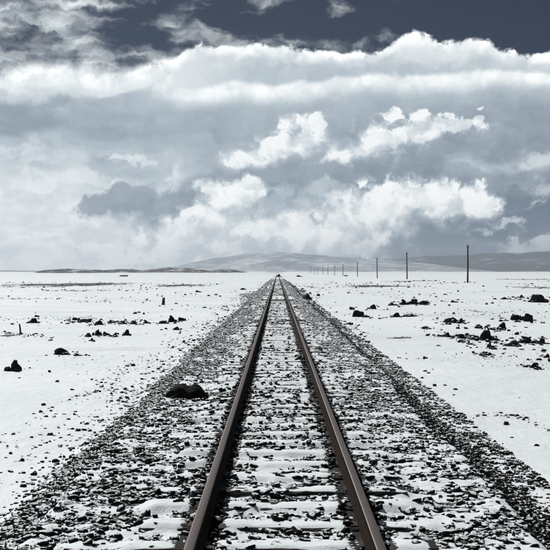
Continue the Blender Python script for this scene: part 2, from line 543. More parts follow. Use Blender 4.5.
def rail_material():
    m, b = new_mat('worn_steel')
    p = position()
    st, _ = noise(vmath('MULTIPLY', p, (90.0, 1.1, 90.0)), 1.0, 5.0, 0.6, dims='3D')
    n, _ = noise(p, 14.0, 5.0, 0.65, dims='3D')
    sx = NT.nodes.new('ShaderNodeSeparateXYZ'); NT.links.new(geo().outputs['Normal'], sx.inputs[0])
    top = mrange(S(sx.outputs[2]), 0.55, 0.75)
    corner = mrange(S(sx.outputs[2]), 0.78, 0.97, 1.0, 0.0)
    sp = NT.nodes.new('ShaderNodeSeparateXYZ'); NT.links.new(p.s, sp.inputs[0])
    high = mrange(S(sp.outputs[2]), 0.715, 0.732)
    rust_shaded = mixc(n, (0.009, 0.0065, 0.005), (0.03, 0.020, 0.0145))  # rusty sides, darkened in colour for the shadow on web and foot
    run = mixc(mth('MULTIPLY_ADD', st, 0.8, n * 0.2), (0.045, 0.036, 0.031), (0.135, 0.108, 0.092))
    hi2 = high * top
    put(NT, b.inputs['Base Color'], mixc(hi2, rust_shaded, mixc(corner, run, (0.34, 0.32, 0.30))))
    put(NT, b.inputs['Metallic'], hi2 * mth('MULTIPLY_ADD', corner, 0.4, 0.5))
    put(NT, b.inputs['Roughness'], mix(hi2, 0.9, mth('MULTIPLY_ADD', st, 0.22, 0.42)))
    put(NT, b.inputs['Specular IOR Level'], mix(hi2, 0.05, 0.4))
    bump(b, st * 0.5 + n, 0.12, 0.004)
    return m


def wood_material(name, a, c, along=(3.0, 60.0, 60.0), rough=0.85):
    m, b = new_mat(name)
    tcn = NT.nodes.new('ShaderNodeTexCoord')
    v = S(tcn.outputs['Object'])
    g, _ = noise(vmath('MULTIPLY', v, along), 1.0, 5.0, 0.6, 0.3, dims='3D')
    put(NT, b.inputs['Base Color'], mixc(mrange(g, 0.3, 0.75), a, c))
    b.inputs['Roughness'].default_value = rough
    b.inputs['Specular IOR Level'].default_value = 0.25
    bump(b, g, 0.5, 0.006)
    return m


def hill_material(name, rock, snowline, scale, amt):
    m, b = new_mat(name)
    p = position()
    n1, _ = noise(p, scale, 6.0, 0.62, 0.4, dims='3D')
    n2, _ = noise(vmath('MULTIPLY', p, (1.0, 1.0, 3.0)), scale * 5, 5.0, 0.65, dims='3D')
    mask = mrange(n1 * 0.65 + n2 * 0.45, amt - 0.05, amt + 0.17)
    put(NT, b.inputs['Base Color'], mixc(mask, SNOW_A, rock))
    b.inputs['Roughness'].default_value = 0.9
    bump(b, n2, 0.4, 0.15 / scale)
    return m


mat_bed = snow_bed_material()
mat_ground = ground_material()
mat_rail = rail_material()
mat_sleeper = wood_material('sleeper_wood', (0.006, 0.0055, 0.005), (0.024, 0.022, 0.021))
mat_plate = wood_material('rusty_iron', (0.02, 0.015, 0.012), (0.06, 0.042, 0.032), (40, 40, 40), 0.7)
mat_pole = wood_material('pole_wood', (0.02, 0.02, 0.021), (0.06, 0.058, 0.056), (60, 60, 3))
mat_glass = wood_material('insulator_ceramic', (0.10, 0.10, 0.10), (0.2, 0.2, 0.2), (5, 5, 5), 0.3)

# ================================================================ the plain
TRACK_TOP = 0.60          # top of the sleepers
PITCH = 0.56


def ground_z(x, y):
    r = np.hypot(x, y)
    near = 0.26 * (fbm(x * 0.10, y * 0.05, 4, 3) - 0.5) + 0.05 * (fbm(x * 0.7, y * 0.4, 3, 5) - 0.5)
    far = (fbm(x * 0.004 + 3, y * 0.004, 3, 11) - 0.5) * np.clip(r / 300.0, 0, 4.0) * 0.9
    rise = sstep(12, 45, x) * sstep(60, 200, y) * 0.35 + sstep(700, 2500, r) * 3.2
    away = sstep(2.2, 6.0, np.abs(x))
    corridor = sstep(4.0, 30.0, np.abs(x))
    return near * (0.35 + 0.65 * away) + (far + rise) * corridor - 0.02


def graded(a, b, step, ratio):
    v = [a]
    while v[-1] < b: v.append(v[-1] + max(step, ratio * abs(v[-1])))
    return np.array(v)


gx = graded(0.0, 5000.0, 0.24, 0.026); gx = np.concatenate([-gx[:0:-1], gx])
gy = np.concatenate([-graded(0.0, 40.0, 0.8, 0.1)[:0:-1], graded(0.0, 8300.0, 0.25, 0.022)])
link('ground', grid_mesh('ground', gx, gy, ground_z), mat_ground, kind='structure')

# ---- hills and mountains at the horizon
def ridge(name, pts, y, depth, mat, seed, rough, foot=-4.0, step=None):
    """a ridge given by (frame x, frame y) of its skyline, standing at distance y"""
    px = np.array([p[0] for p in pts], float); py = np.array([p[1] for p in pts], float)
    X0 = (px - VX) / FPX * y; Z0 = (VY - py) / FPX * y + CAMZ
    step = step or (X0[-1] - X0[0]) / 160.0
    xs = np.arange(X0[0], X0[-1] + step, step)
    ys = np.linspace(-1, 1, 41)
    crest = np.interp(xs, X0, Z0)
    k = max(3, int(len(xs) / len(pts) * 0.6)) | 1
    crest = np.convolve(np.pad(crest, k // 2, mode='edge'), np.ones(k) / k, 'valid')

    def zf(gx_, gy_):
        c = np.interp(gx_, xs, crest)
        t = np.abs((gy_ - y) / depth)
        body = np.clip(1 - t, 0, 1) ** 1.15
        nn = fbm(gx_ / depth * 5 + seed, gy_ / depth * 5, 5, seed, 0.55) - 0.5
        return foot + (c - foot) * body * (1 + rough * nn * (0.35 + t)) 
    return link(name, grid_mesh(name, xs, y + ys * depth, zf), mat, kind='structure')


mat_hill = hill_material('dark_heath', (0.012, 0.014, 0.017), 0, 0.045, 0.405)
mat_mtn = hill_material('snowy_mountain', (0.28, 0.32, 0.37), 0, 0.003, 0.45)  # distance haze partly put into the pale blue rock colour
mat_mtn_shaded = hill_material('cloud_shaded_mountain', (0.045, 0.055, 0.068), 0, 0.003, 0.36)  # cloud shadow over the right massif put into its dark rock colour
ridge('hill', [(30, 273), (46, 270.0), (62, 268.8), (80, 269.2), (100, 269.6), (118, 273)], 1500, 120, mat_hill, 3, 0.9, -3)
ridge('hill', [(88, 273), (104, 270.0), (120, 268.6), (136, 269.6), (150, 273)], 1900, 150, mat_hill, 9, 0.9, -3)
ridge('hill', [(134, 273), (152, 269.0), (166, 267.2), (184, 267.8), (202, 269.0), (222, 273)], 1700, 150, mat_hill, 14, 0.9, -3)
ridge('hill', [(200, 273), (214, 269.6), (228, 269.0), (240, 271), (250, 273)], 1600, 110, mat_hill, 21, 0.9, -3)
ridge('hill', [(-120, 272), (-60, 270.8), (0, 270.2), (40, 270.6), (90, 272), (130, 273)], 2600, 200, mat_mtn, 25, 0.3, -3)
ridge('mountain', [(80, 273), (140, 270), (175, 266.5), (195, 262), (212, 258.5), (228, 256.5), (246, 253.5), (262, 253.5), (280, 252), (300, 254), (330, 255), (352, 258), (390, 260), (430, 264), (500, 272)],
      6200, 900, mat_mtn, 33, 0.55, -10)
ridge('mountain', [(230, 273), (290, 268), (330, 264), (362, 260), (392, 259.5), (420, 256.5), (452, 256), (478, 253.5), (510, 253.5), (545, 251.5), (580, 252), (640, 249), (760, 252), (900, 262), (1000, 273)],
      7400, 900, mat_mtn_shaded, 41, 0.5, -10)

# ================================================================ track bed
R_CREST, R_TOE = 1.74, 2.6
L_CREST, L_TOE = 1.66, 3.05
GAUGE = 0.562              # half distance between the rail heads


def bed_profile(x, y):
    wob = 0.4 * (fbm(x * 0 + np.sign(x) * 5, y * 0.35, 3, 61) - 0.5)
    ax = np.abs(x)
    cr = np.where(x > 0, R_CREST, L_CREST) + wob
    toe = np.where(x > 0, R_TOE, L_TOE)
    t = np.clip((ax - cr) / (toe - cr), 0, 1)
    prof = np.where(x > 0, 1 - t, (1 - t) ** 1.35)
    return prof


def sleeper_band(y):
    y = y + 0.0
    t = np.abs((y / PITCH) % 1.0 - 0.5) * PITCH           # distance from a sleeper's centre line
    return t


def bed_z(x, y):
    p = bed_profile(x, y)
    z = -0.12 + (TRACK_TOP - 0.035 + 0.12) * p
    ax = np.abs(x)
    on = (1 - sstep(0.92, 1.10, ax + 0.2 * (vnoise(x * 4, y * 4, 95) - 0.5))) * (1 - sstep(0.08, 0.15, sleeper_band(y) + 0.07 * (vnoise(x * 5, y * 5, 93) - 0.5)))
    lump = fbm(x * 3.0, y * 3.0, 3, 71) - 0.5
    fine = fbm(x * 14.0, y * 14.0, 2, 77) - 0.5
    z = z + lump * 0.036 * (1 - 0.5 * on) + fine * 0.03 * (1 - 0.6 * on)
    z = z + on * (0.026 + 0.030 * vnoise(x * 1.3, np.floor(y / PITCH) * 3.7, 91))
    rail = 1 - sstep(0.06, 0.16, np.abs(ax - GAUGE))
    z = np.where(rail > 0, z * (1 - rail) + (TRACK_TOP - 0.03 + 0.02 * fine) * rail, z)
    return z


def bed_bare(x, y):
    """how much dark gravel shows through the snow, 0..1"""
    ax = np.abs(x)
    rail = 1 - sstep(0.09, 0.22, np.abs(ax - GAUGE))
    clump = fbm(x * 2.4, y * 6.0, 3, 81)
    on = (1 - sstep(0.96, 1.06, ax)) * (1 - sstep(0.10, 0.16, sleeper_band(y)))
    base = np.where(ax < 1.0, 0.53, 0.47) + 0.8 * (clump - 0.5)
    p = bed_profile(x, y)
    slope_r = np.where(x > 0, sstep(0.02, 0.12, 1 - p) * sstep(0.0, 0.25, p), 0)
    slope_l = np.where(x < 0, sstep(0.02, 0.2, 1 - p) * sstep(0.15, 0.5, p), 0)
    b = base * (1 - 0.45 * on) + 0.55 * slope_r + 0.22 * slope_l
    edge = np.where(x < 0, sstep(0.0, 0.35, p), sstep(0.0, 0.06, p))
    b = b * (0.4 + 0.6 * edge)
    return np.clip(np.maximum(b, rail * 0.95), 0, 1)


bed_xs = np.concatenate([np.arange(-4.2, -2.2, 0.07), np.arange(-2.2, 2.2, 0.034), np.arange(2.2, 3.4, 0.06)])
bed_ys = np.concatenate([np.arange(1.0, 4.8, 0.08), np.arange(4.8, 14.0, 0.036), np.arange(14.0, 34.0, 0.09), graded(34.0, 1300.0, 0.14, 0.008)])
bed = link('track_bed', grid_mesh('track_bed', bed_xs, bed_ys, bed_z, {'bare': bed_bare}), mat_bed, kind='structure')


# ---- stones
def ico(sub):
    bm = bmesh.new(); bmesh.ops.create_icosphere(bm, subdivisions=sub, radius=1.0)
    v = np.array([x.co[:] for x in bm.verts]); f = np.array([[w.index for w in p.verts] for p in bm.faces]); bm.free()
    return v, f


def stone_templates(sub, n, seed, jag=0.28):
    v0, f = ico(sub); r = np.random.default_rng(seed); out = []
    for k in range(n):
        v = v0.copy()
        # chop with random planes to get broken faces
        for _ in range(11):
            d = r.normal(size=3); d /= np.linalg.norm(d); c = r.uniform(0.5, 0.85)
            s = v @ d; over_ = s > c
            v[over_] -= np.outer(s[over_] - c, d)
        v *= 1 + r.uniform(-jag, jag, (len(v), 1)) * 0.45
        v /= np.abs(v).max()
        v *= np.array([1.15, r.uniform(0.65, 1.0), r.uniform(0.55, 0.85)])
        out.append(v)
    return out, f


def stones_mesh(name, pos, size, temps, f, tilt=0.5, seed=1):
    r = np.random.default_rng(seed); n = len(pos)
    which = r.integers(0, len(temps), n); T_ = np.stack(temps)[which]
    a = r.uniform(0, 2 * np.pi, n); b = r.uniform(-tilt, tilt, n); c = r.uniform(-tilt, tilt, n)
    ca, sa, cb, sb, cc, sc_ = np.cos(a), np.sin(a), np.cos(b), np.sin(b), np.cos(c), np.sin(c)
    x, y, z = T_[..., 0], T_[..., 1], T_[..., 2]
    y, z = y * cb[:, None] - z * sb[:, None], y * sb[:, None] + z * cb[:, None]
    x, z = x * cc[:, None] + z * sc_[:, None], -x * sc_[:, None] + z * cc[:, None]
    x, y = x * ca[:, None] - y * sa[:, None], x * sa[:, None] + y * ca[:, None]
    V = np.stack([x, y, z], -1) * size[:, None, None] + pos[:, None, :]
    nv = T_.shape[1]
    F = (f[None] + (np.arange(n) * nv)[:, None, None]).reshape(-1, 3)
    me = mesh_from(name, V.reshape(-1, 3), F); me.shade_smooth()
    return me


def bed_density(x, y):
    ax = np.abs(x)
    clump = fbm(x * 2.4, y * 6.0, 3, 81)
    patch = fbm(x * 1.6, y * 1.6, 3, 83)
    row = sstep(0.06, 0.16, sleeper_band(y) + 0.11 * (vnoise(x * 4.5, y * 5.0, 89) - 0.5))
    full = sstep(0.36, 0.56, clump) * 0.70 + 0.18
    reach = 1 - 0.65 * sstep(0.95, 1.55, ax)                 # the rows fade out on the shoulders
    d = full * (1 - reach * (1 - row) * 0.86)
    d = d * (0.75 + 0.5 * patch)
    p = bed_profile(x, y)
    right = np.where(x > 0, sstep(0.02, 0.12, 1 - p), 0)
    d = np.maximum(d, right * (0.55 + 0.5 * sstep(.3, .6, patch)) * sstep(0.0, 0.05, p))
    left = np.where(x < 0, sstep(0.02, 0.15, 1 - p) * sstep(0.12, 0.5, p), 0)
    d = np.maximum(d, left * (0.28 + 0.72 * sstep(.35, .6, patch)))
    d = np.where((x < 0) & (p < 0.4), d * (0.05 + 1.2 * p), d)
    rail = 1 - sstep(0.07, 0.17, np.abs(ax - GAUGE))
    d = np.maximum(d, rail * 0.8)
    return np.where(np.abs(ax - GAUGE) < 0.075, 0, d)        # nothing on the rail itself


def scatter_bed(y0, y1, per_m2, seed, x0=-4.0, x1=3.0):
    r = np.random.default_rng(seed); n = int((y1 - y0) * (x1 - x0) * per_m2)
    x = r.uniform(x0, x1, n); y = r.uniform(y0, y1, n)
    k = r.uniform(0, 1, n) < bed_density(x, y)
    return x[k], y[k]


def place(x, y, lo, hi, sink, seed):
    r = np.random.default_rng(seed)
    s = lo + (hi - lo) * r.uniform(0, 1, len(x)) ** 2.0
    z = np.maximum(bed_z(x, y), ground_z(x, y)) + s * r.uniform(*sink, len(x))
    return np.stack([x, y, z], -1), s


tA, fA = stone_templates(2, 10, 5)
tB, fB = stone_templates(1, 10, 6)
x, y = scatter_bed(5.2, 15.0, 860, 101)
pA, sA = place(x, y, 0.015, 0.052, (-0.42, 0.15), 102)
order = np.argsort(-(sA / np.hypot(pA[:, 0], pA[:, 1])) - (pA[:, 1] < 5.6) * -9)
big, rest = order[:300], order[300:]
stone_meshes = []
for t_ in tA:
    me = mesh_from('ballast_stone', t_, fA); me.shade_smooth(); me.materials.append(mat_ballast); stone_meshes.append(me)
for k, i in enumerate(big):
    o = link('ballast_stone', stone_meshes[k % 10], None, bed)
    o.location = pA[i]; o.scale = (sA[i],) * 3
    o.rotation_euler = (rng.uniform(-.5, .5), rng.uniform(-.5, .5), rng.uniform(0, 6.28))
parts_p, parts_s = [], []
def is_slope(p): return ((p[:, 0] > 0) & (bed_profile(p[:, 0], p[:, 1]) < 0.95)) | (np.abs(np.abs(p[:, 0]) - GAUGE) < 0.17)


far_ = pA[rest][:, 1] > 9.5                                # simpler shapes where they are small
parts_p.append(pA[rest][far_]); parts_s.append(sA[rest][far_]); rest = rest[~far_]
m_ = is_slope(pA[rest])
link('ballast_gravel', stones_mesh('ballast_gravel', pA[rest][~m_], sA[rest][~m_], tA, fA, seed=3), mat_ballast, bed, kind='stuff')
link('slope_gravel', stones_mesh('slope_gravel', pA[rest][m_], sA[rest][m_], tA, fA, seed=6), mat_slope, bed, kind='stuff')
for (a, b_, dens, lo, hi, sd) in ((15, 27, 480, 0.018, 0.052, 201), (27, 50, 200, 0.026, 0.068, 202), (50, 110, 44, 0.04, 0.10, 203), (110, 260, 7, 0.07, 0.16, 204)):
    x, y = scatter_bed(a, b_, dens, sd); p_, s_ = place(x, y, lo, hi, (-0.42, 0.12), sd + 50)
    parts_p.append(p_); parts_s.append(s_)
pB, sB = np.concatenate(parts_p), np.concatenate(parts_s); m_ = is_slope(pB)
link('ballast_gravel', stones_mesh('ballast_gravel', pB[~m_], sB[~m_], tB, fB, seed=4), mat_ballast, bed, kind='stuff')
link('slope_gravel', stones_mesh('slope_gravel', pB[m_], sB[m_], tB, fB, seed=8), mat_slope, bed, kind='stuff')

# ================================================================ the track
track = bpy.data.objects.new('railway_track', None); COL.objects.link(track)
track.location = (0, 0, TRACK_TOP)
track['label'] = 'straight single railway track of two rusty rails running to the horizon'
track['category'] = 'railway track'


def rail_mesh():
    # half profile of a light flat-bottom rail (x, z), z from the foot
    half = [(0.000, 0.0), (0.052, 0.0), (0.054, 0.006), (0.050, 0.011), (0.012, 0.024), (0.008, 0.036), (0.008, 0.088), (0.012, 0.096), (0.029, 0.104), (0.0305, 0.108), (0.0305, 0.127), (0.029, 0.1315), (0.025, 0.1345), (0.017, 0.1355), (0.0, 0.136)]
    prof = half + [(-a, b) for a, b in half[-2:0:-1]]
    ys = np.concatenate([np.arange(0.5, 40, 0.5), graded(40, 1300.0, 1.0, 0.03)])
    m = len(prof); V = []; 
    P = np.array(prof)
    for q, yv in enumerate(ys):
        wx = 0.004 * (vnoise(np.array([yv * 0.4]), np.array([3.3]), 5)[0] - 0.5); wz = 0.003 * (vnoise(np.array([yv * 0.5]), np.array([8.3]), 6)[0] - 0.5)
        V.append(np.stack([P[:, 0] + wx, np.full(m, yv), P[:, 1] + wz], -1))
    V = np.concatenate(V)
    i = (np.arange(len(ys) - 1)[:, None] * m + np.arange(m)[None]).ravel()
    j = (np.arange(len(ys) - 1)[:, None] * m + (np.arange(m)[None] + 1) % m).ravel()
    F = np.stack([i, i + m, j + m, j], -1)
    me = mesh_from('rail', V, F)
    return me


rail_me = rail_mesh()
for sx_ in (-1, 1):
    o = link('rail', rail_me, mat_rail, track); o.location = (sx_ * GAUGE, 0, 0.006)


def bevel_box(name, sx, sy, sz, bev, seg=1):
    bm = bmesh.new(); bmesh.ops.create_cube(bm, size=1.0)
    for v in bm.verts: v.co = Vector((v.co.x * sx, v.co.y * sy, v.co.z * sz))
    bmesh.ops.bevel(bm, geom=bm.edges[:], offset=bev, segments=seg, affect='EDGES')
    me = bpy.data.meshes.new(name); bm.to_mesh(me); bm.free(); return me


def sleeper_mesh(seed):
    """a hewn wooden sleeper: subdivided, worn and split at the edges"""
    xs = np.linspace(-1, 1, 25); r = np.random.default_rng(seed)
    ring = [(-0.105, -0.12), (0.105, -0.12), (0.112, -0.012), (0.10, 0.0), (0.03, 0.002), (-0.03, -0.001), (-0.10, 0.0), (-0.112, -0.012)]
    V = []
    for xv in xs:
        for (a, b) in ring: V.append((xv * (0.98 + 0.0 * a), a + r.uniform(-.006, .006), b + (r.uniform(-.006, .003) if b > -0.05 else 0)))
    m = len(ring); F = []
    for i in range(len(xs) - 1):
        for j in range(m): F.append((i * m + j, (i + 1) * m + j, (i + 1) * m + (j + 1) % m, i * m + (j + 1) % m))
    me = bpy.data.meshes.new('sleeper')
    me.from_pydata(V, [], [f[::-1] for f in F] + [tuple(range(m))[::-1], tuple(range((len(xs) - 1) * m, len(xs) * m))]); me.update()
    bm = bmesh.new(); bm.from_mesh(me); bmesh.ops.recalc_face_normals(bm, faces=bm.faces); bm.to_mesh(me); bm.free()
    return me


sleeper_meshes = [sleeper_mesh(k) for k in range(6)]
for m_ in sleeper_meshes: m_.materials.append(mat_sleeper)
plate_me = bevel_box('tie_plate', 0.16, 0.13, 0.012, 0.003); plate_me.materials.append(mat_plate)


n0 = int(1.0 / PITCH)
for k in range(n0, n0 + 190):
    yv = (k + 0.5) * PITCH
    o = link('sleeper', sleeper_meshes[k % 6], None, track)
    o.location = (rng.uniform(-.03, .03), yv + rng.uniform(-.012, .012), rng.uniform(-.018, -.004))
    o.rotation_euler = (0, 0, rng.uniform(-.012, .012))
    if yv < 22:
        for sx_ in (-1, 1):
            pl = link('tie_plate', plate_me, None, o); pl.location = (sx_ * GAUGE, 0, 0.0015)

# ================================================================ telegraph poles
def pole_mesh(h, seed):
    r = np.random.default_rng(seed); n = 10; zs = np.linspace(-0.6, h, 14); V = []; F = []
    lean = r.uniform(-0.006, 0.006, 2)
    for i, z in enumerate(zs):
        rad = 0.19 - 0.06 * max(z, 0) / h
        bow = 0.05 * math.sin(z / h * 3.0 + seed)
        for a in range(n):
            t = 2 * math.pi * a / n; rr = rad * (1 + 0.05 * math.sin(3 * t + seed))
            V.append((rr * math.cos(t) + lean[0] * z + bow, rr * math.sin(t) + lean[1] * z, z))
    for i in range(len(zs) - 1):
        for a in range(n): F.append((i * n + a, i * n + (a + 1) % n, (i + 1) * n + (a + 1) % n, (i + 1) * n + a))
    F.append(tuple(range((len(zs) - 1) * n, len(zs) * n)))
    me = bpy.data.meshes.new('shaft'); me.from_pydata(V, [], F); me.shade_smooth(); me.materials.append(mat_pole)
    return me, (lean[0] * h + 0.05 * math.sin(3.0 + seed), lean[1] * h)


def lathe(name, prof, mat, n=10):
    V = [(r_ * math.cos(2 * math.pi * a / n), r_ * math.sin(2 * math.pi * a / n), z) for r_, z in prof for a in range(n)]
    F = [(i * n + a, i * n + (a + 1) % n, (i + 1) * n + (a + 1) % n, (i + 1) * n + a) for i in range(len(prof) - 1) for a in range(n)]
    me = bpy.data.meshes.new(name); me.from_pydata(V, [], F); me.shade_smooth(); me.materials.append(mat); return me


arm_me = bevel_box('crossarm', 0.95, 0.09, 0.10, 0.01); arm_me.materials.append(mat_pole)
ins_me = lathe('insulator', [(0.0, 0.0), (0.012, 0.0), (0.012, 0.07), (0.045, 0.07), (0.05, 0.10), (0.03, 0.12), (0.045, 0.14), (0.035, 0.18), (0.0, 0.19)], mat_glass)
POLE_X, POLE_Y0, POLE_S = 39.0, 204.0, 95.0
pole_words = ['tallest bare wooden telegraph pole on the right, nearest to the camera', 'second telegraph pole from the right, on the snowy plain',
              'third telegraph pole from the right, on the snowy plain', 'fourth telegraph pole from the right, on the snowy plain',
              'fifth telegraph pole from the right, thin against the mountain', 'sixth telegraph pole from the right, thin against the mountain',
              'seventh telegraph pole from the right, thin against the mountain', 'eighth telegraph pole from the right, small and faint',
              'ninth telegraph pole from the right, small and faint', 'tenth telegraph pole from the right, tiny and faint',
              'eleventh telegraph pole from the right, tiny and faint', 'farthest telegraph pole of the row, a tiny faint stroke near the track']
for k, lab in enumerate(pole_words):
    px_ = POLE_X + rng.uniform(-.6, .6); py_ = POLE_Y0 + POLE_S * k + (rng.uniform(-3, 3) if k else 0)
    h = [7.7, 8.1, 7.9, 7.3, 7.0, 7.2, 7.4, 8.0, 7.4, 7.2, 7.5, 7.3][k]
    e = bpy.data.objects.new('telegraph_pole', None); COL.objects.link(e)
    e.location = (px_, py_, float(ground_z(np.array([px_]), np.array([py_]))[0]))
    e['label'] = lab; e['category'] = 'telegraph pole'; e['group'] = 'telegraph poles along the track'
    me, tip = pole_mesh(h, k)
    link('shaft', me, None, e)
    if k < 9:
        arm = link('crossarm', arm_me, None, e); arm.location = (tip[0] * 0.95, tip[1] - 0.12, h - 0.45); arm.scale = (0.6, 1, 1)
        for q in (-0.36, 0.36):
            s_ = link('insulator', ins_me, None, arm); s_.location = (q, 0, 0.045)

# ================================================================ rocks on the plain
def rock_mesh(seed, kind='block', sub=2):
    """a craggy outcrop: several broken chunks grown together; half-width 1, height 1, foot at z=0"""
    r = np.random.default_rng(seed); v0, f0 = ico(sub); VV, FF = [], []
    n = {'block': 8, 'slab': 8, 'peak': 7, 'lump': 6}[kind]
    for c in range(n):
        v = v0.copy()
        for _ in range(10):
            d = r.normal(size=3); d /= np.linalg.norm(d); cc_ = r.uniform(0.4, 0.85)
            s = v @ d; o_ = s > cc_
            v[o_] -= np.outer(s[o_] - cc_, d)
        v *= 1 + r.uniform(-0.14, 0.14, (len(v), 1))
        v /= np.abs(v).max()
        px_ = 0.0 if c == 0 else r.uniform(-0.72, 0.72); py_ = 0 if c == 0 else r.uniform(-0.6, 0.6)
        main = c == 0
        sz = {'block': (0.62, 0.7, 0.78), 'slab': (0.7, 0.6, 0.62), 'peak': (0.62, 0.55, 0.9), 'lump': (0.8, 0.75, 0.85)}[kind]
        k = 1.0 if main else r.uniform(0.4, 0.75)
        sc3 = np.array([sz[0] * k * r.uniform(0.8, 1.25), sz[1] * k, sz[2] * k * (1.0 if main else r.uniform(0.6, 1.05) * (1 - 0.35 * abs(px_)))])
        a = r.uniform(-0.5, 0.5); ca, sa = math.cos(a), math.sin(a)
        v = v * sc3
        v = np.stack([v[:, 0] * ca - v[:, 2] * sa, v[:, 1], v[:, 0] * sa + v[:, 2] * ca], -1)
        v += np.array([px_, py_, 0.12 * (1 - abs(px_))])
        VV.append(v); FF.append(f0 + len(v0) * c)
    v = np.concatenate(VV)
    v[:, 0] /= np.abs(v[:, 0]).max(); v[:, 1] /= np.abs(v[:, 1]).max(); v[:, 2] /= v[:, 2].max()
    v[:, 2] = np.maximum(v[:, 2], -0.25)
    return mesh_from('rock', v, np.concatenate(FF))


rock_cache = {}
def add_rock(px, py, w, h, label, kind='block', seed=0, group=None, mat=None, name='rock', depth=0.8, base=None, cat='rock', rotz=None):
    """a rock whose foot is at frame pixel (px, py) on the plain, w x h frame pixels big"""
    x, d = gp(px, py, CAMZ if base is None else CAMZ - base)
    z = float(ground_z(np.array([x]), np.array([d]))[0]) if base is None else base
    key = (kind, seed % 7)
    if key not in rock_cache: rock_cache[key] = rock_mesh(seed % 7 + 50 * len(kind), kind)
    me = rock_cache[key].copy()
    o = link(name, me, mat or mat_rock)
    k = d / FPX
    o.location = (x, d, z - 0.06 * h * k)
    o.scale = (w * k * 0.56, w * k * 0.56 * depth, h * k * 0.88)
    o.rotation_euler = (0, 0, rng.uniform(-0.35, 0.35) if rotz is None else rotz)
    o['label'] = label; o['category'] = cat
    if group: o['group'] = group
    return o


def big_lump():
    """the long black two-humped boulder on the left ballast shoulder"""
    v, f = ico(4)
    v = v.copy(); X_, Y_, Z_ = v[:, 0], v[:, 1], v[:, 2]
    hump = 0.72 + 0.20 * np.exp(-((X_ - 0.45) / 0.33) ** 2) + 0.16 * np.exp(-((X_ + 0.35) / 0.42) ** 2) - 0.16 * np.exp(-((X_ - 0.08) / 0.15) ** 2)
    nz = fbm(X_ * 3 + 4, Y_ * 3 + Z_ * 2.3, 5, 5, 0.6) - 0.5
    v = v * (1 + 0.42 * nz)[:, None]; v[:, 2] *= hump
    v[:, 0] = np.sign(v[:, 0]) * np.abs(v[:, 0]) ** 0.9
    v[:, 2] = np.where(v[:, 2] < 0, v[:, 2] * 0.5, v[:, 2])
    return mesh_from('boulder', v, f)


k_ = 14.1 / FPX
o = link('boulder', big_lump(), mat_bare, None, True)
o.location = ((186 - VX) / FPX * 14.3 - 0.04, 14.3, 0.535); o.scale = (22.5 * k_, 15 * k_, 18.5 * k_)
o['label'] = 'big black two-humped boulder lying on the ballast left of the rails'; o['category'] = 'boulder'

